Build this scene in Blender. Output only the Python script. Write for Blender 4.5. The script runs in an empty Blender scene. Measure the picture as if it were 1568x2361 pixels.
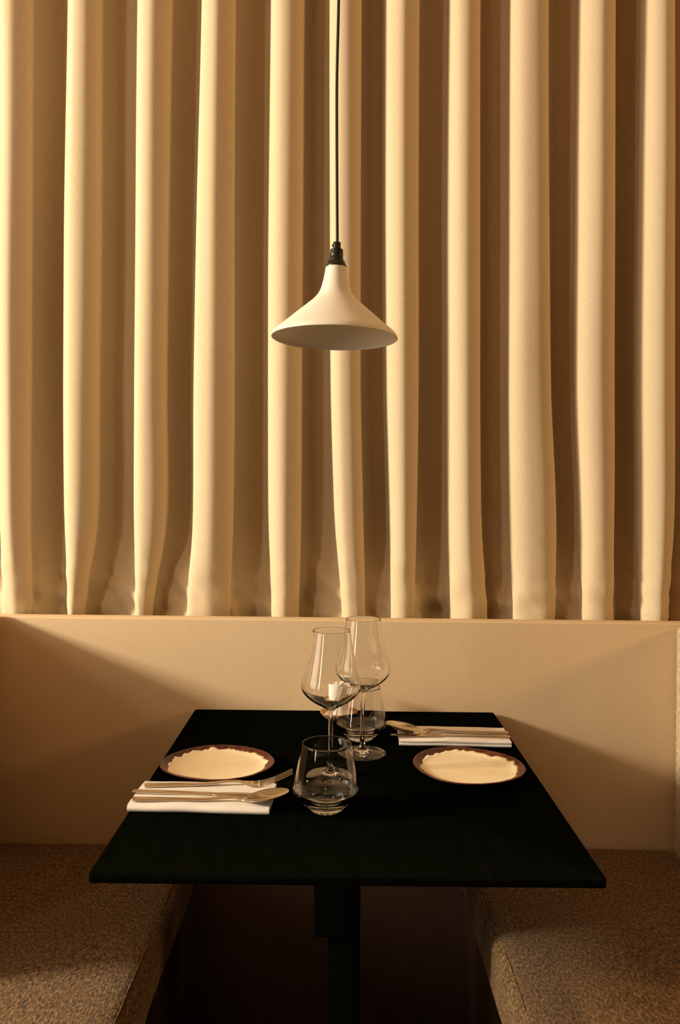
import bpy, bmesh, math, random
from mathutils import Vector, Matrix, noise
random.seed(7)
C = bpy.context.scene.collection
PI = math.pi

# ------------------------------------------------------------------ camera, world, lights, exposure
sc = bpy.context.scene
cam_data = bpy.data.cameras.new('camera'); cam = bpy.data.objects.new('camera', cam_data); C.objects.link(cam)
cam_data.sensor_fit = 'AUTO'; cam_data.sensor_width = 36.0
cam_data.lens = 36.0 * 1900 / 2361
cam_data.shift_y = -58.5 / 2361
cam_data.clip_start = 0.05
cam.matrix_world = Matrix.Translation((0, 0, 1.2)) @ Matrix.Rotation(PI / 2, 4, 'X') @ Matrix.Rotation(0.0105, 4, 'Z')
sc.camera = cam
sc.view_settings.view_transform = 'Standard'
sc.view_settings.look = 'None'
sc.view_settings.gamma = 1
sc.view_settings.use_curve_mapping = False
sc.view_settings.exposure = 0.0

world = bpy.data.worlds.new('world'); sc.world = world; world.use_nodes = True
bg = world.node_tree.nodes['Background']
bg.inputs[0].default_value = (1.0, 0.50, 0.20, 1); bg.inputs[1].default_value = 0.006

def area(name, loc, target, sx, sy, power, col):
    l = bpy.data.lights.new(name, 'AREA'); l.shape = 'RECTANGLE'; l.size = sx; l.size_y = sy
    l.energy = power; l.color = col
    o = bpy.data.objects.new(name, l); C.objects.link(o); o.location = loc
    o.rotation_euler = (Vector(target) - Vector(loc)).to_track_quat('-Z', 'Y').to_euler()
    return o
area('window_light', (-4.2, 0.44, 2.28), (0.0, 1.66, 1.15), 0.50, 0.42, 285, (1.0, 0.87, 0.66))
area('right_lamp_light', (3.2, 0.5, 2.0), (0.0, 1.66, 1.1), 0.5, 0.4, 30, (1.0, 0.56, 0.23))
area('wide_window_light', (-2.6, 0.60, 1.62), (0.0, 1.20, 1.35), 1.35, 1.3, 22, (1.0, 0.82, 0.62))
area('tall_window_light', (-2.5, -1.00, 1.62), (0.0, 1.35, 1.2), 0.24, 1.3, 14, (1.0, 0.84, 0.66))
area('overhead_fill', (0.0, 0.8, 2.84), (0.0, 0.85, 0.0), 3.4, 0.9, 3.5, (1.0, 0.36, 0.09))  # unseen fill added in place of warm ambient bounce from above
area('front_fill', (-0.6, -0.8, 2.6), (0.0, 1.2, 0.7), 1.5, 0.5, 2.5, (1.0, 0.50, 0.18))  # unseen soft fill added from behind the camera as warm ambient

sp = bpy.data.lights.new('seat_fill_spot', 'SPOT'); sp.energy = 520; sp.color = (1.0, 0.70, 0.42)  # unseen spot added to brighten the near ends of the seats
sp.spot_size = math.radians(54); sp.spot_blend = 0.9; sp.shadow_soft_size = 0.12
so = bpy.data.objects.new('seat_fill_spot', sp); C.objects.link(so); so.location = (0.1, 0.0, 2.8)
so.rotation_euler = (Vector((0.1, 0.12, 0.485)) - so.location).to_track_quat('-Z', 'Y').to_euler()

# ------------------------------------------------------------------ materials
def mat(name, col, rough=0.6, metal=0.0, spec=0.5, trans=0.0, ior=1.45, sheen=0.0):
    m = bpy.data.materials.new(name); m.use_nodes = True
    b = m.node_tree.nodes['Principled BSDF']
    b.inputs['Base Color'].default_value = (*col, 1); b.inputs['Roughness'].default_value = rough
    b.inputs['Metallic'].default_value = metal; b.inputs['Specular IOR Level'].default_value = spec
    b.inputs['Transmission Weight'].default_value = trans; b.inputs['IOR'].default_value = ior
    b.inputs['Sheen Weight'].default_value = sheen
    return m

def noisy(m, cols, scale, stretch=(1, 1, 1), detail=3, bump=0.0, bdist=0.001, lo=0.3, hi=0.7, bscale=None):
    """colour ramp over object-space noise, plus a fine bump from the same kind of noise"""
    nt = m.node_tree; n = nt.nodes; L = nt.links; b = n['Principled BSDF']
    tc = n.new('ShaderNodeTexCoord'); mp = n.new('ShaderNodeMapping'); mp.inputs['Scale'].default_value = stretch
    nz = n.new('ShaderNodeTexNoise'); nz.inputs['Scale'].default_value = scale; nz.inputs['Detail'].default_value = detail
    nz.inputs['Roughness'].default_value = 0.7
    rp = n.new('ShaderNodeValToRGB'); e = rp.color_ramp.elements
    e[0].position = lo; e[1].position = hi
    e[0].color = (*cols[0], 1); e[1].color = (*cols[-1], 1)
    for i, c in enumerate(cols[1:-1]):
        k = e.new(lo + (hi - lo) * (i + 1) / (len(cols) - 1)); k.color = (*c, 1)
    L.new(tc.outputs['Object'], mp.inputs[0]); L.new(mp.outputs[0], nz.inputs[0])
    L.new(nz.outputs[0], rp.inputs[0]); L.new(rp.outputs[0], b.inputs['Base Color'])
    if bump:
        nb = n.new('ShaderNodeTexNoise'); nb.inputs['Scale'].default_value = bscale or scale; nb.inputs['Detail'].default_value = 2
        bp = n.new('ShaderNodeBump'); bp.inputs['Strength'].default_value = bump; bp.inputs['Distance'].default_value = bdist
        L.new(mp.outputs[0], nb.inputs[0]); L.new(nb.outputs[0], bp.inputs['Height']); L.new(bp.outputs[0], b.inputs['Normal'])
    return m

M = {}
M['curtain'] = noisy(mat('curtain_cloth', (.7, .6, .4), .9, spec=.1, sheen=.15), [(.56, .445, .285), (.73, .60, .41)], 750, (1, 1, .7), 2, .3, .0004)
M['plaster'] = noisy(mat('painted_plaster', (.6, .45, .3), .75, spec=.2), [(.62, .465, .29), (.72, .555, .35)], 300, (1, 1, 1), 3, .35, .0006)
M['rear_wall'] = noisy(mat('rear_wall_paint', (.3, .2, .12), .8, spec=.2), [(.28, .19, .11), (.34, .23, .14)], 60)
M['floor'] = noisy(mat('dark_floor', (.05, .035, .025), .5), [(.04, .028, .02), (.07, .05, .035)], 40)
M['ceiling'] = noisy(mat('ceiling_paint', (.5, .4, .28), .8), [(.48, .38, .27), (.52, .42, .3)], 80)
M['tabletop'] = noisy(mat('black_laminate', (.006, .006, .005), .42, spec=0), [(.0014, .0020, .0010), (.0024, .0028, .0015)], 90, (1, .2, 1), 3, .15, .0003)
M['black_steel'] = noisy(mat('black_steel', (.004, .005, .004), .5, spec=.02), [(.002, .0035, .002), (.004, .005, .003)], 120)
M['tweed'] = noisy(mat('tweed_fabric', (.2, .13, .06), .95, spec=.1, sheen=.1),
                   [(.024, .016, .011), (.10, .058, .026), (.17, .102, .045), (.31, .19, .078)], 260, (1, .55, 1), 5, .9, .002, .33, .66)
M['shade_panel'] = noisy(mat('shade_panel_tone', (.1, .06, .04), .6, spec=.2), [(.13, .075, .05), (.16, .095, .065)], 40)  # dark tone stands in for the shade below the table
M['boucle'] = noisy(mat('pale_back_fabric', (.5, .4, .27), .95, spec=.1, sheen=.1), [(.36, .27, .17), (.60, .47, .31)], 160, (1, 1, 1), 4, 1.0, .004, .35, .65)
M['bench_wood'] = noisy(mat('dark_bench_wood', (.05, .025, .015), .5), [(.05, .024, .014), (.08, .04, .022)], 30, (1, 6, 1))
M['shade'] = noisy(mat('cream_enamel', (.8, .74, .62), .45, spec=.35), [(.80, .74, .62), (.84, .78, .66)], 260, (1, 1, 1), 2, .15, .0003)
M['bakelite'] = noisy(mat('black_bakelite', (.008, .008, .006), .32, spec=.5), [(.007, .008, .006), (.01, .011, .008)], 90)
M['cord'] = noisy(mat('black_cord', (.008, .008, .007), .7), [(.006, .006, .005), (.014, .014, .012)], 900)
M['linen'] = noisy(mat('white_linen', (.8, .76, .7), .9, spec=.15), [(.74, .69, .63), (.84, .79, .73)], 500, (1, 1, 1), 2, .4, .0005)
M['steel'] = noisy(mat('polished_cutlery', (.72, .6, .44), .2, metal=1.0), [(.66, .56, .43), (.76, .65, .50)], 60, (.2, 1, 1))
M['clay'] = noisy(mat('brown_glazed_clay', (.08, .02, .01), .35, spec=.5), [(.02, .006, .004), (.085, .018, .009), (.15, .042, .018)], 70, (1, 1, 1), 4, .6, .001)
M['glaze'] = noisy(mat('cream_glaze', (.85, .7, .42), .4, spec=.4), [(.70, .50, .24), (.82, .68, .42), (.86, .73, .48)], 22, (1, 1, 1), 4, .1, .0004, .22, .5)
M['wax'] = noisy(mat('white_wax', (.85, .78, .68), .5, spec=.3), [(.84, .76, .66), (.88, .81, .72)], 50)
M['amber_clay'] = noisy(mat('amber_clay', (.3, .12, .04), .35), [(.16, .05, .02), (.40, .20, .09), (.62, .42, .24)], 90, (1, 1, 1), 3, .3, .001)
M['wick'] = noisy(mat('burnt_wick', (.01, .01, .01), .9), [(.008, .007, .006), (.02, .016, .012)], 300)
M['glass'] = mat('clear_glass', (1, 1, 1), 0.0, spec=.5, trans=1.0, ior=1.5)

# ------------------------------------------------------------------ helpers
def link(name, bm, m, parent=None, smooth=True, loc=None):
    me = bpy.data.meshes.new(name); bm.normal_update(); bm.to_mesh(me); bm.free()
    if smooth:
        for p in me.polygons: p.use_smooth = True
    me.materials.append(M[m])
    o = bpy.data.objects.new(name, me); C.objects.link(o)
    if parent is not None: o.parent = parent
    if loc: o.location = loc
    return o

def thing(name, label, cat, loc=(0, 0, 0), rz=0, group=None):
    o = bpy.data.objects.new(name, None); C.objects.link(o); o.empty_display_size = .05
    o.location = loc; o.rotation_euler = (0, 0, rz)
    return tag(o, label, cat, group)

def tag(o, label, cat, group=None):
    o['label'] = label; o['category'] = cat
    if group: o['group'] = group
    return o

def struct(o, label=None):
    o['kind'] = 'structure'
    if label: o['label'] = label
    return o

def box(x0, x1, y0, y1, z0, z1, bev=0, seg=2):
    bm = bmesh.new(); bmesh.ops.create_cube(bm, size=1)
    for v in bm.verts:
        v.co = Vector((x0 + (v.co.x + .5) * (x1 - x0), y0 + (v.co.y + .5) * (y1 - y0), z0 + (v.co.z + .5) * (z1 - z0)))
    if bev: bmesh.ops.bevel(bm, geom=bm.edges[:] , offset=bev, segments=seg, profile=.5, affect='EDGES')
    return bm

def autosmooth(o, deg=35):
    me = o.data
    bm = bmesh.new(); bm.from_mesh(me)
    for e in bm.edges:
        e.smooth = not (len(e.link_faces) == 2 and e.calc_face_angle(0) > math.radians(deg))
    bm.to_mesh(me); bm.free()
    return o

def cr(pts, sub):
    """catmull-rom through tuples of any length"""
    out = []; n = len(pts)
    for i in range(n - 1):
        p0 = pts[max(i - 1, 0)]; p1 = pts[i]; p2 = pts[i + 1]; p3 = pts[min(i + 2, n - 1)]
        for k in range(sub):
            t = k / sub
            out.append(tuple(.5 * (2 * b + (c - a) * t + (2 * a - 5 * b + 4 * c - d) * t * t + (3 * b - a - 3 * c + d) * t ** 3)
                             for a, b, c, d in zip(p0, p1, p2, p3)))
    out.append(tuple(pts[-1]))
    return out

def lathe(prof, n=72, tilt=None):
    bm = bmesh.new(); rings = []
    for r, z in prof:
        if r < 1e-6: rings.append([bm.verts.new((0, 0, z))])
        else: rings.append([bm.verts.new((r * math.cos(2 * PI * k / n), r * math.sin(2 * PI * k / n), z)) for k in range(n)])
    for a, b in zip(rings, rings[1:]):
        for k in range(n):
            k2 = (k + 1) % n
            if len(a) == 1 and len(b) == 1: continue
            if len(a) == 1: bm.faces.new((a[0], b[k2], b[k]))
            elif len(b) == 1: bm.faces.new((a[k], a[k2], b[0]))
            else: bm.faces.new((a[k], a[k2], b[k2], b[k]))
    return bm

def tube(pts, r, n=10, cap=True):
    bm = bmesh.new(); rings = []
    P = [Vector(p) for p in pts]
    for i, p in enumerate(P):
        t = (P[min(i + 1, len(P) - 1)] - P[max(i - 1, 0)]).normalized()
        u = t.cross(Vector((0, 1, 0)) if abs(t.y) < .9 else Vector((1, 0, 0))).normalized(); v = t.cross(u)
        rr = r[i] if isinstance(r, (list, tuple)) else r
        rings.append([bm.verts.new(p + (u * math.cos(2 * PI * k / n) + v * math.sin(2 * PI * k / n)) * rr) for k in range(n)])
    for a, b in zip(rings, rings[1:]):
        for k in range(n): bm.faces.new((a[k], b[k], b[(k + 1) % n], a[(k + 1) % n]))
    if cap: bm.faces.new(rings[0]); bm.faces.new(rings[-1][::-1])
    bmesh.ops.recalc_face_normals(bm, faces=bm.faces[:])
    return bm

# ------------------------------------------------------------------ structure
TOP = 0.75
FACE = 1.66
struct(link('floor', box(-4, 4, -3, 2.0, -.05, 0), 'floor', smooth=False), 'dark floor under the booth')
struct(link('ceiling', box(-4, 4, -1.2, 2.0, 2.9, 2.95), 'ceiling', smooth=False), 'plain ceiling above the booth')
w = link('wall_back', box(-1.7, 1.7, FACE, FACE + .038, 0, .931, .003, 3), 'plaster')
autosmooth(w); struct(w, 'low beige plastered wall below the curtain')
struct(link('wall_rear', box(-4, 4, 1.95, 2.0, 0, 2.9), 'rear_wall', smooth=False), 'full height wall hidden behind the curtain')

bm = box(-.3135, .2835, FACE - .012, FACE - .0005, .0, .384, .001)  # panel added over the wall, its dark colour carries the under-table shade
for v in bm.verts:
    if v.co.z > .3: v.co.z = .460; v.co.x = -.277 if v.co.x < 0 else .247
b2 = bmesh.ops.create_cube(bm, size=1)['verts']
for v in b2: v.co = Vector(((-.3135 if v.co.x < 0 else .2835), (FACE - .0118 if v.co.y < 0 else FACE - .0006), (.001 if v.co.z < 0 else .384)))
k = link('shade_panel_back', bm, 'shade_panel'); autosmooth(k)
struct(k, 'added dark panel standing in for the shade under the table')

# ------------------------------------------------------------------ curtain
ZR = [2.6, 2.213, 1.761, 1.4, 1.13, 0.949, 0.80]
FOLDS = [
    ( [-0.7315, -0.728, -0.724, -0.716, -0.703], [-0.664, -0.661, -0.659, -0.657, -0.648] ),
    ( [-0.5856, -0.589, -0.587, -0.5806, -0.5696] , [-0.5179, -0.515, -0.5157, -0.5156, -0.538] ),
    ( [-0.4367, -0.4365, -0.4354, -0.4334, -0.427] , [-0.3681, -0.3706, -0.3713, -0.3684, -0.3936] ),
    ( [-0.3013, -0.3074, -0.3099, -0.308, -0.3151] , [-0.2345, -0.2325, -0.2287, -0.2285, -0.232] ),
    ( [-0.1551, -0.1557, -0.1528, -0.1491, -0.14] , [-0.0883, -0.0862, -0.0851, -0.0841, -0.0867] ),
    ( [-0.0305, -0.0249, -0.0193, -0.0083, 0.0081] , [0.0327, 0.0356, 0.0394, 0.0477, 0.0532] ),
    ( [0.0878, 0.0916, 0.0981, 0.1072, 0.1119] , [0.1555, 0.1584, 0.1622, 0.1614, 0.157] ),
    ( [0.2231, 0.2234, 0.2272, 0.2318, 0.2382] , [0.2854, 0.2893, 0.2931, 0.2986, 0.3104] ),
    ( [0.3522, 0.3543, 0.3571, 0.3627, 0.3691] , [0.428, 0.4346, 0.442, 0.4557, 0.4521] ),
    ( [0.4985, 0.4978, 0.4998, 0.5116, 0.5153] , [0.5716, 0.5754, 0.5783, 0.5802, 0.5767] ),
    ( [0.6338, 0.6332, 0.6333, 0.638, 0.6399] , [0.6988, 0.7036, 0.7074, 0.7084, 0.6959] ),
]
def ext(vals):      # rows: above the frame, five measured, below the hem line
    return [vals[0]] + vals + [vals[-1] + (vals[-1] - vals[-2]) * .3]
FS = []
for k in range(5, 0, -1):
    c0 = -0.745 - .138 * k + .02 * math.sin(k * 2.1)
    FS.append((ext([c0 + .004 * math.sin(k + j) for j in range(5)]), ext([c0 + .072 + .004 * math.sin(k * 2 + j) for j in range(5)])))
for l, r in FOLDS: FS.append((ext(l), ext(r)))
for k in range(1, 6):
    c0 = .64 + .137 * k + .015 * math.sin(k * 1.7)
    FS.append((ext([c0 + .004 * math.sin(k + j) for j in range(5)]), ext([c0 + .072 + .004 * math.sin(k * 2 + j) for j in range(5)])))
def rowval(vals, z):
    for i in range(len(ZR) - 1):
        if z >= ZR[i + 1] or i == len(ZR) - 2:
            t = (ZR[i] - z) / (ZR[i] - ZR[i + 1]); t = min(max(t, 0), 1)
            p0 = vals[max(i - 1, 0)]; p1 = vals[i]; p2 = vals[i + 1]; p3 = vals[min(i + 2, len(vals) - 1)]
            m1 = (p2 - p0) / 2; m2 = (p3 - p1) / 2
            return (2*t**3-3*t*t+1)*p1 + (t**3-2*t*t+t)*m1 + (-2*t**3+3*t*t)*p2 + (t**3-t*t)*m2
CY = 1.715      # plane of the fold fronts
def curtain_row(z):
    low = min(max((1.12 - z) / .19, 0), 1); low = low * low * (3 - 2 * low)
    ed = [(rowval(l, z), rowval(r, z)) for l, r in FS]
    ctl = []
    for i in range(1, len(ed)):
        (L, R) = ed[i]; Rp = ed[i - 1][1]; Ln = ed[i + 1][0] if i + 1 < len(ed) else R + .06
        g = L - Rp; gn = Ln - R; w = R - L
        D = .088 * (1 + .12 * math.sin(i * 2.3) + (.25 if i == 15 else 0)) * (1 - .38 * low * (1 + .5 * math.sin(i * 4.1)))
        fw = .006 * math.sin(i * 1.9 + z * 1.3)
        ctl += [(L - .50 * g, D), (L - .20 * g, D * .93), (L + .01 * w, D * .66), (L - .02 * w, D * .38), (L + .07 * w, D * .19),
                (L + .26 * w, D * .05), (L + .50 * w, fw * .3), (L + .74 * w, D * .06), (L + .93 * w, D * .20), (R + .02 * w, D * .40),
                (R - .01 * w, D * .66), (R + .20 * gn, D * .93)]
    P = cr(ctl, 4)
    out = []
    for k, (x, d) in enumerate(P):
        v = Vector((x * 7, z * 2.2, 3.1)); d += .004 * noise.noise(v)
        if low > 0:
            q = noise.noise(Vector((x * 20, z * 24, 1.7))) + .6 * noise.noise(Vector((x * 40 + z * 30, z * 38, 5.7)))
            d += low * q * (.004 + .015 * min(1, d / .04))
        out.append((x, CY + max(d, -.004), z))
    return out
bm = bmesh.new(); prev = None
zs = [2.80 - i * .05 for i in range(34)]; zs += [1.10 - i * .011 for i in range(24)]
for z in zs:
    row = [bm.verts.new(p) for p in curtain_row(z)]
    if prev:
        for a, b, c, d in zip(prev, prev[1:], row[1:], row): bm.faces.new((a, d, c, b))
    prev = row
cur = thing('curtain', 'long beige cloth curtain hanging in deep vertical folds behind the low wall', 'curtain', (0, 0, 0))
cloth = link('cloth', bm, 'curtain', cur)
sol = cloth.modifiers.new('thickness', 'SOLIDIFY'); sol.thickness = .0015; sol.offset = 1
link('rail', tube([(-1.5, 1.76, 2.82), (1.5, 1.76, 2.82)], .012), 'black_steel', cur)
for k in range(2):
    link('rail_bracket', box(-.01, .01, 1.76, 1.95, 2.81, 2.83, .002), 'black_steel', cur, loc=(-1.2 + 2.4 * k, 0, 0))

# ------------------------------------------------------------------ benches
def bench(side, label):
    xi = -.279 if side < 0 else .249          # inner edge of the cushion
    xo = -.688 if side < 0 else .677          # face of the back rest
    s = side
    t = thing('bench', label, 'bench', (xi, FACE, 0))
    y1 = -.003; y0 = -.98
    w = abs(xo - xi)
    def bx(a, b, *r, **k): return box(min(s * a, s * b), max(s * a, s * b), *r, **k)
    # seat cushion: rounded, slightly crowned
    bm = bx(.0, w - .001, y0, y1, .385, .485, bev=.026, seg=5)
    bmesh.ops.subdivide_edges(bm, edges=[e for e in bm.edges if e.calc_length() > .2], cuts=14, use_grid_fill=True)
    for v in bm.verts:
        q = Vector((v.co.x * 6, v.co.y * 5, v.co.z * 4 + s * 3))
        if v.co.z > .44:
            v.co.z += .003 * noise.noise(q)
        if abs(v.co.x) < .03: v.co.x += s * .004 * noise.noise(q * 1.7)
    c = link('seat_cushion', bm, 'tweed', t); autosmooth(c, 50)
    link('seam', tube([(s * .014, y0 + .02 + (y1 - y0 - .04) * k / 20, .4825 - .0006 + .0008 * math.sin(k * 1.3)) for k in range(21)], .0013, 6), 'tweed', c)
    b = link('bench_base', bx(.035, w + .06, y0 + .03, y1, .0, .384, bev=.003), 'bench_wood', t); autosmooth(b)
    r = link('backrest', bx(w, w + .07, -.52, y1, .386, .945 if s < 0 else .928, bev=.012, seg=4), 'boucle', t); autosmooth(r, 50)
    return t
bench(-1, 'brown tweed cushioned bench on the left side of the table')
bench(1, 'brown tweed cushioned bench on the right side of the table')

# ------------------------------------------------------------------ table
tb = thing('dining_table', 'black rectangular dining table on a pedestal standing against the low wall', 'table', (.0135, 1.302, 0))
bm = box(-.2995, .2995, -.353, .353, TOP - .010, TOP)
bmesh.ops.bevel(bm, geom=[e for e in bm.edges if abs(e.verts[0].co.z - e.verts[1].co.z) > .005], offset=.006, segments=4, profile=.5, affect='EDGES')
bmesh.ops.bevel(bm, geom=[e for e in bm.edges if abs(e.verts[0].co.z - e.verts[1].co.z) < .001 and len(e.link_faces) == 2 and e.calc_face_angle(0) > 1], offset=.0012, segments=2, profile=.5, affect='EDGES')
autosmooth(link('tabletop', bm, 'tabletop', tb))
autosmooth(link('post', box(-.0250, .0250, -.025, .025, .012, TOP - .0102, .002), 'black_steel', tb))
autosmooth(link('bracket', box(-.048, .0248, -.034, -.0252, .504, TOP - .0102, .004, 3), 'black_steel', tb))
autosmooth(link('top_plate', box(-.12, .12, -.026, .13, TOP - .0152, TOP - .0103, .001), 'black_steel', tb))
autosmooth(link('base_plate', box(-.2, .2, -.2, .2, 0.0, .012, .003), 'black_steel', tb))

# ------------------------------------------------------------------ pendant lamp
LX, LY, LZ = -.0115, 1.32, 1.4382
lamp = thing('pendant_lamp', 'cream flared pendant lamp hanging on a black cord above the table', 'lamp', (LX, LY, LZ))
s = 1 / 1439.
out = [(146, -.5), (145, 3), (139, 12), (114, 33), (89, 55), (63, 77), (47, 92), (36, 109), (29.5, 131), (26, 150), (24.5, 161), (23, 164)]
outer = cr([(r * s, z * s) for r, z in out], 5)
inner = [(max(r - .0018, .004), z - .0012) for r, z in outer][::-1]
bm = lathe([(outer[0][0], outer[0][1])] + outer[1:] + inner + [outer[0]], 96)
bmesh.ops.remove_doubles(bm, verts=bm.verts[:], dist=1e-5); bmesh.ops.recalc_face_normals(bm, faces=bm.faces[:])
tilt = Matrix.Rotation(.016, 4, 'Y') @ Matrix.Rotation(-.02, 4, 'X')
sh = link('shade', bm, 'shade', lamp); sh.matrix_local = tilt
cap = [(0, 163), (24, 163), (24.5, 165.5), (22, 170), (20, 175), (19, 177.5), (16.3, 179), (16.3, 183), (15.6, 184), (15.2, 190), (15.8, 194), (15.2, 196), (15.0, 204), (13, 205.5)]
bm = lathe([(r * s, z * s) for r, z in cap] + [(0, 205.5 * s)], 40)
cp = link('lamp_holder', bm, 'bakelite', lamp); cp.matrix_local = tilt; autosmooth(cp, 40)
grip = [(0, 204), (12.2, 204), (12.5, 206), (9.4, 208), (9.2, 219), (8.6, 221), (6, 222.5), (0, 222.5)]
gp = link('cord_grip', lathe([(r * s, z * s) for r, z in grip], 32), 'bakelite', lamp); gp.matrix_local = tilt; autosmooth(gp, 40)
scr = link('screw', tube([(-11.5 * s, -.002, 213 * s), (-8.5 * s, -.002, 213 * s)], 2.2 * s, 10), 'bakelite', cp)
pts = cr([(.0028, 0.003, .150), (.0031, .003, .1545), (.0020, .002, .22), (.0004, 0, .33), (-.0003, 0, .42), (.0012, 0, .541), (.0025, 0, .75), (.003, 0, 1.0), (.003, 0, 1.442)], 6)
link('cord', tube(pts, 3.4 * s, 12), 'cord', lamp)
link('ceiling_rose', lathe([(0, 1.4), (.03, 1.402), (.045, 1.425), (.048, 1.461), (0, 1.461)], 32), 'bakelite', lamp, loc=(.003, 0, 0))

# ------------------------------------------------------------------ glassware
def glass_parts(root, parts, n=80):
    """parts: name -> list of open profiles; neighbours share their end rings, so the walls close up as one solid"""
    for name, profs in parts:
        bm = bmesh.new()
        for pr in profs:
            b2 = lathe(pr, n); me = bpy.data.meshes.new('tmp'); b2.to_mesh(me); b2.free(); bm.from_mesh(me); bpy.data.meshes.remove(me)
        o = link(name, bm, 'glass', root)

def wine_glass(loc, label, rz=0):
    t = thing('wine_glass', label, 'wine glass', loc, rz, 'wine glasses on the table')
    foot = cr([(0, .0014), (.020, .0010), (.034, .0004), (.0385, .0001), (.0400, .0007), (.0394, .0016), (.030, .0028), (.018, .0046), (.0095, .0078), (.0056, .0140), (.0042, .0210)], 4)
    stem = cr([(.0042, .0210), (.0037, .030), (.0034, .060), (.0034, .090), (.0042, .0995), (.0068, .1040)], 5)
    up = cr([(.0068, .1040), (.0110, .1082), (.0226, .1145), (.0325, .1210), (.0405, .1285), (.0449, .1350), (.0462, .1420), (.0450, .1495), (.0413, .1635), (.0378, .1785), (.0346, .1945), (.0318, .2110), (.0292, .2270)], 5)
    rim = [(.0290, .2276), (.0285, .2276)]
    dn = cr([(.0284, .2270), (.0310, .2110), (.0338, .1945), (.0370, .1785), (.0405, .1635), (.0441, .1497), (.0452, .1422), (.0439, .1356), (.0396, .1295), (.0316, .1222), (.0215, .1158), (.0120, .1110), (.0055, .1090), (0, .1085)], 5)
    dn = [(max(r, 0), z) for r, z in dn]
    glass_parts(t, [('foot', [foot]), ('stem', [stem]), ('bowl', [up + rim + dn])])
    return t
wine_glass((-.0107, 1.2757, TOP + .0001), 'empty stemmed wine glass behind the front tumbler, nearer one')
wine_glass((.0421, 1.3915, TOP + .0001), 'empty stemmed wine glass in front of the rear tumbler, farther one')

def tumbler(loc, label):
    t = thing('tumbler', label, 'tumbler', loc, 0, 'tumblers on the table')
    low = cr([(0, .0012), (.012, .0008), (.0175, .0001), (.0200, .0008), (.0240, .0040), (.0340, .0130), (.0430, .0212), (.0462, .0255)], 4)
    up = cr([(.0462, .0255), (.0468, .0290), (.0457, .0360), (.0430, .0500), (.0385, .0725), (.0343, .0930)], 5)
    rim = [(.0341, .0936), (.0336, .0936)]
    dn = cr([(.0334, .0930), (.0375, .0725), (.0418, .0500), (.0443, .0365), (.0452, .0305), (.0440, .0270)], 5)
    inn = cr([(.0440, .0270), (.0385, .0210), (.0290, .0155), (.0180, .0128), (.008, .0120), (0, .0118)], 4)
    inn = [(max(r, 0), z) for r, z in inn]
    glass_parts(t, [('body', [up + rim + dn]), ('base', [low, inn])])
    return t
tumbler((-.0146, 1.1456, TOP + .0001), 'clear empty tumbler nearest the front of the table')
tumbler((.0411, 1.4703, TOP + .0001), 'clear empty tumbler behind the farther wine glass')

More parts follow.
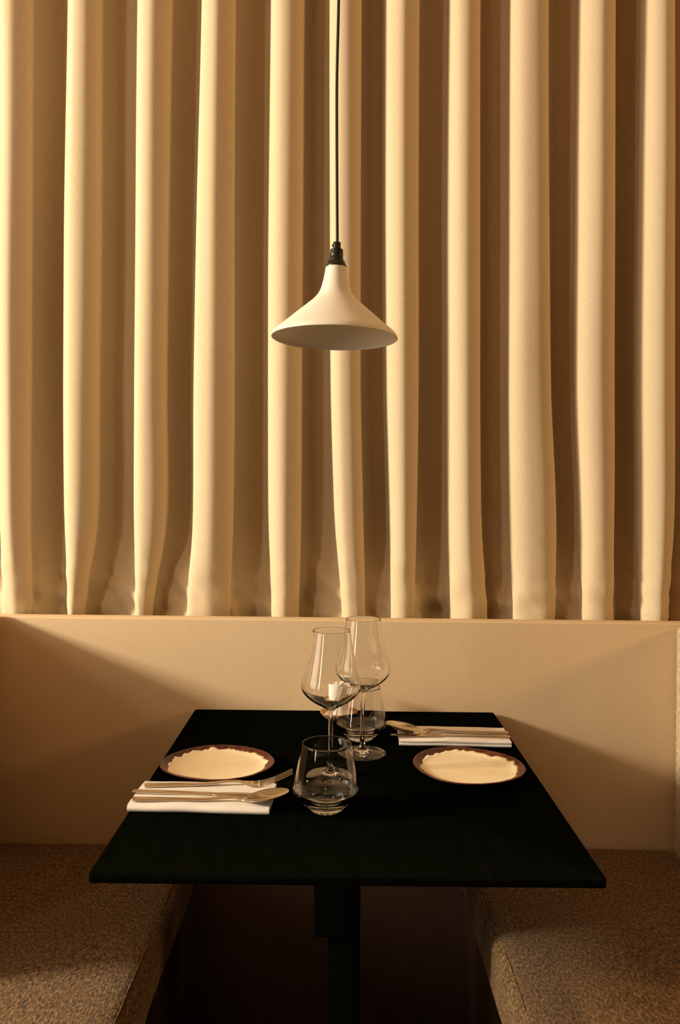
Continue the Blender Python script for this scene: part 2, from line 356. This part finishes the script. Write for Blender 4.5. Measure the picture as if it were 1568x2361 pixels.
# ------------------------------------------------------------------ plates
def plate(name, loc, rad, h, label, cat, seed, rz=0, sy=.93, group=None, body='clay', gz='glaze', glz=.88):
    t = thing(name, label, cat, loc, rz, group)
    n = 96
    def wob(a): return 1 + .018 * noise.noise(Vector((math.cos(a) * 1.3, math.sin(a) * 1.3, seed))) + .006 * noise.noise(Vector((math.cos(a) * 6, math.sin(a) * 6, seed)))
    def hgt(a): return .0022 * noise.noise(Vector((math.cos(a) * 1.1, math.sin(a) * 1.1, seed + 5)))
    prof = [(0, .0), (.55, 0), (.66, .0006), (.80, .30 * h), (.93, .66 * h), (.985, .88 * h), (1.0, 1.0 * h), (.985, 1.06 * h), (.96, 1.02 * h), (.90, .80 * h), (.82, .58 * h), (.70, .46 * h), (.4, .42 * h), (0, .42 * h)]
    pr = cr(prof, 3)
    bm = bmesh.new(); rings = []
    for j, (r, z) in enumerate(pr):
        r = max(r, 0)
        if r < 1e-6: rings.append([bm.verts.new((0, 0, z))]); continue
        rg = []
        for k in range(n):
            a = 2 * PI * k / n; rr = r * rad * (1 + (wob(a) - 1) * r)
            zz = z + (hgt(a) * r * r if z > .2 * h else 0)
            rg.append(bm.verts.new((rr * math.cos(a), rr * sy * math.sin(a), max(zz, 0))))
        rings.append(rg)
    for a, b in zip(rings, rings[1:]):
        for k in range(n):
            k2 = (k + 1) % n
            if len(a) == 1 and len(b) == 1: continue
            if len(a) == 1: bm.faces.new((a[0], b[k2], b[k]))
            elif len(b) == 1: bm.faces.new((a[k], a[k2], b[0]))
            else: bm.faces.new((a[k], a[k2], b[k2], b[k]))
    bmesh.ops.recalc_face_normals(bm, faces=bm.faces[:])
    link('plate_body', bm, body, t)
    # the poured cream glaze: a thin skin with a ragged edge on the inside of the plate
    top = [(r, z) for r, z in pr[len(pr) * 7 // 13:]][::-1]   # centre -> rim, upper face
    def zat(r):
        for (r0, z0), (r1, z1) in zip(top, top[1:]):
            if r0 <= r <= r1: return z0 + (z1 - z0) * (r - r0) / max(r1 - r0, 1e-6)
        return top[-1][1]
    bm = bmesh.new(); rings = [[bm.verts.new((0, 0, .42 * h + .0006))]]
    N = 192; edge = []
    for k in range(N):
        a = 2 * PI * k / N
        e = glz + .035 * noise.noise(Vector((math.cos(a) * 2.2, math.sin(a) * 2.2, seed + 9))) + .05 * noise.noise(Vector((math.cos(a) * 4.3, math.sin(a) * 4.3, seed + 2))) + .035 * noise.noise(Vector((math.cos(a) * 12, math.sin(a) * 12, seed)))
        edge.append(min(e, .955))
    for f in (.15, .3, .45, .6, .7, .78, .85, .9, .95, 1.0, 1.003):
        rg = []
        for k in range(N):
            a = 2 * PI * k / N; r = edge[k] * f; rr = r * rad * (1 + (wob(a) - 1) * r)
            z = zat(r) + hgt(a) * r * r + (.0007 if f < 1.002 else -.0006)
            rg.append(bm.verts.new((rr * math.cos(a), rr * sy * math.sin(a), z)))
        rings.append(rg)
    for a, b in zip(rings, rings[1:]):
        for k in range(N):
            k2 = (k + 1) % N
            if len(a) == 1: bm.faces.new((a[0], b[k], b[k2]))
            else: bm.faces.new((a[k], b[k], b[k2], a[k2]))
    g = link('glaze', bm, gz, t); g['label'] = 'cream glaze with a ragged edge'
    return t
plate('side_plate', (-.189, 1.3035, TOP + .0001), .0895, .013, 'brown rimmed side plate behind the left napkin', 'plate', 1.3, 0, .94, 'side plates')
plate('side_plate', (.2075, 1.3026, TOP + .0001), .0900, .013, 'brown rimmed side plate in front of the right napkin', 'plate', 7.7, 2.2, .96, 'side plates')
plate('candle_dish', (.0022, 1.603, TOP + .0001), .0365, .013, 'small brown ceramic dish under the white candle', 'dish', 3.1, .4, .95, None, 'amber_clay', 'glaze', .80)

cd = thing('candle', 'short white pillar candle standing on the small brown dish behind the glasses', 'candle', (.001, 1.602, TOP + .0064))
wx = cr([(0, 0), (.0185, 0), (.0198, .001), (.0198, .020), (.0194, .040), (.0190, .0540), (.0178, .0552), (.0160, .0540), (.008, .0520), (0, .0518)], 3)
bm = lathe([(max(r, 0), max(z, 0)) for r, z in wx], 48)
for v in bm.verts:
    if v.co.z > .04: v.co.z += .06 * v.co.x
link('wax', bm, 'wax', cd)
link('wick', tube([(0, 0, .0515), (.0004, 0, .0555), (.0014, .0003, .0590)], .0009, 8), 'wick', cd)

# ------------------------------------------------------------------ napkins
def napkin(loc, rz, W, Dp, label, seed, th=.0030, shear=0.0, wrap=True):
    """linen folded over and over: three layers joined by round bends, front bend fat"""
    t = thing('napkin', label, 'napkin', loc, rz, 'folded napkins')
    h = Dp / 2
    def path():
        P = []
        zs_ = [th * .55, th * 1.75, th * 2.95]
        P += [(h - .004, zs_[0]), (0, zs_[0]), (-h + .006, zs_[0])]
        P += [(-h + .0015, zs_[0] + th * .3), (-h + .0015, zs_[1] - th * .3)]
        P += [(-h + .006, zs_[1]), (0, zs_[1]), (h - .006, zs_[1])]
        P += [(h - .001, zs_[1] + th * .3), (h - .001, zs_[2] - th * .3)]
        P += [(h - .006, zs_[2]), (0, zs_[2] + .0005), (-h + .008, zs_[2])]
        P += [(-h + .002, zs_[2] - th * .5), (-h - .0002, zs_[2] - th * 1.4), (-h + .0006, zs_[0] + .0004)] if wrap else [(-h + .003, zs_[2] - .0004), (-h - .0008, zs_[2] - .0012)]
        return cr(P, 4)
    base = path(); half = th * .46
    bm = bmesh.new(); rings = []
    NX = 40
    for i in range(NX + 1):
        x = -W / 2 + W * i / NX
        P = []
        for (y, z) in base:
            f = z / (3 * th)
            y2 = y + .0016 * noise.noise(Vector((x * 18, y * 12, seed))) + shear * x * f
            z2 = z + .0012 * f * noise.noise(Vector((x * 20, y * 30, seed + 4)))
            P.append(Vector((y2, z2)))
        L = []; Rr = []
        for j, p in enumerate(P):
            d = (P[min(j + 1, len(P) - 1)] - P[max(j - 1, 0)]).normalized(); nrm = Vector((-d.y, d.x))
            L.append(p + nrm * half); Rr.append(p - nrm * half)
        loop = L + Rr[::-1]
        rings.append([bm.verts.new((x, q.x, max(q.y, .0001))) for q in loop])
    m = len(rings[0])
    for a, b in zip(rings, rings[1:]):
        for k in range(m): bm.faces.new((a[k], a[(k + 1) % m], b[(k + 1) % m], b[k]))
    for rg in (rings[0], rings[-1]):
        hm = m // 2
        for k in range(hm - 1): bm.faces.new((rg[k], rg[k + 1], rg[m - 2 - k], rg[m - 1 - k]))
    bmesh.ops.recalc_face_normals(bm, faces=bm.faces[:])
    autosmooth(link('folded_cloth', bm, 'linen', t), 60)
    return t
NAP = .0107     # top of a napkin above the table
napkin((-.1886, 1.1755, TOP + .0001), -.030, .1955, .094, 'white folded linen napkin on the left, under a fork, knife and spoon', 2.0)
napkin((.2060, 1.4730, TOP + .0001), -.035, .1940, .088, 'white folded linen napkin on the right, behind the right plate', 6.0, .0032, 0, False)

# ------------------------------------------------------------------ cutlery
def loft(secs, sub=5, nv=10, grid=None):
    """secs: (x, half width, z, dish, thickness)"""
    S = cr(secs, sub); bm = bmesh.new(); rings = []
    for x, hw, z, dish, th in S:
        hw = max(hw, .0003); top = []; bot = []
        for k in range(nv + 1):
            v = -1 + 2 * k / nv
            zz = z - dish * (1 - v * v); e = th * (.35 + .65 * math.sqrt(max(0, 1 - v * v)))
            top.append((x, v * hw, zz + e * .5)); bot.append((x, v * hw, zz - e * .5))
        rings.append([bm.verts.new(p) for p in top + bot[::-1]])
    m = len(rings[0])
    for a, b in zip(rings, rings[1:]):
        for k in range(m): bm.faces.new((a[k], b[k], b[(k + 1) % m], a[(k + 1) % m]))
    for rg in (rings[0], rings[-1]):
        h = m // 2
        for k in range(h - 1): bm.faces.new((rg[k], rg[k + 1], rg[m - 2 - k], rg[m - 1 - k]))
    bmesh.ops.recalc_face_normals(bm, faces=bm.faces[:])
    return bm
HANDLE = [(0, .0050, .0022, 0, .0040), (.002, .0056, .0022, 0, .0044), (.03, .0052, .0022, 0, .0044), (.09, .0038, .0025, 0, .0040)]
def spoon(loc, rz, label, flip=1):
    t = thing('spoon', label, 'spoon', loc, rz, 'table spoons')
    H = HANDLE + [(.125, .0026, .0048, 0, .0030), (.140, .0024, .0052, 0, .0026), (.150, .0028, .0030, 0, .0022)]
    link('handle', loft(H), 'steel', t)
    B = [(.150, .0028, .0030, 0, .0022), (.156, .0075, .0036, .0012, .0016), (.163, .0150, .0055, .0030, .0012), (.174, .0205, .0080, .0052, .0011), (.188, .0214, .0108, .0060, .0011),
         (.201, .0183, .0132, .0046, .0011), (.210, .0122, .0146, .0022, .0012), (.2150, .0058, .0153, .0007, .0012), (.2163, .0010, .0155, 0, .0010)]
    link('bowl', loft(B, 5, 16), 'steel', t)
    return t
def fork(loc, rz, label):
    t = thing('fork', label, 'fork', loc, rz, 'table forks')
    H = HANDLE + [(.118, .0028, .0050, 0, .0030), (.134, .0030, .0048, 0, .0026), (.142, .0055, .0032, 0, .0020)]
    link('handle', loft(H), 'steel', t)
    B = [(.142, .0055, .0032, 0, .0020), (.149, .0105, .0014, .0006, .0016), (.156, .0122, .0006, .0010, .0015), (.166, .0122, .0008, .0010, .0015)]
    hd = link('head', loft(B, 5, 12), 'steel', t)
    for k in range(4):
        y = -.0106 + .00707 * k
        P = cr([(.164, y, .0004), (.175, y * .99, .0022), (.188, y * .98, .0062), (.202, y * .97, .0120), (.2135, y * .96, .0175)], 4)
        n = len(P)
        link('tine', tube(P, [.0011 - .0004 * i / (n - 1) for i in range(n)], 8), 'steel', hd)
    return t
def knife(loc, rz, label):
    t = thing('knife', label, 'knife', loc, rz, 'table knives')
    H = [(0, .0040, .0022, 0, .0040), (.002, .0046, .0022, 0, .0044), (.05, .0044, .0022, 0, .0046), (.10, .0040, .0022, 0, .0042), (.112, .0034, .0022, 0, .0034)]
    link('handle', loft(H), 'steel', t)
    B = [(.112, .0034, .0022, 0, .0030), (.120, .0060, .0022, 0, .0016), (.135, .0078, .0022, 0, .0013), (.165, .0082, .0022, 0, .0011), (.190, .0070, .0022, 0, .0010), (.203, .0038, .0022, 0, .0009), (.2075, .0006, .0022, 0, .0008)]
    link('blade', loft(B, 5, 8), 'steel', t)
    return t
ZC = TOP + NAP + .0004
fork((-.2782, 1.1965, ZC), .10, 'fork with upturned tines, farthest of the cutlery on the left napkin')
knife((-.2879, 1.1735, ZC), -.062, 'table knife between the fork and spoon on the left napkin')
spoon((-.2826, 1.1450, ZC), .0, 'spoon nearest the front on the left napkin')
spoon((.3020, 1.4620, ZC + .003), PI - .06, 'spoon lying on the right napkin, bowl towards the glasses')
fork((.3010, 1.4760, ZC), PI + .02, 'fork half hidden beneath the spoon on the right napkin')
knife((.3010, 1.4480, ZC), PI - .03, 'table knife nearest the front on the right napkin')
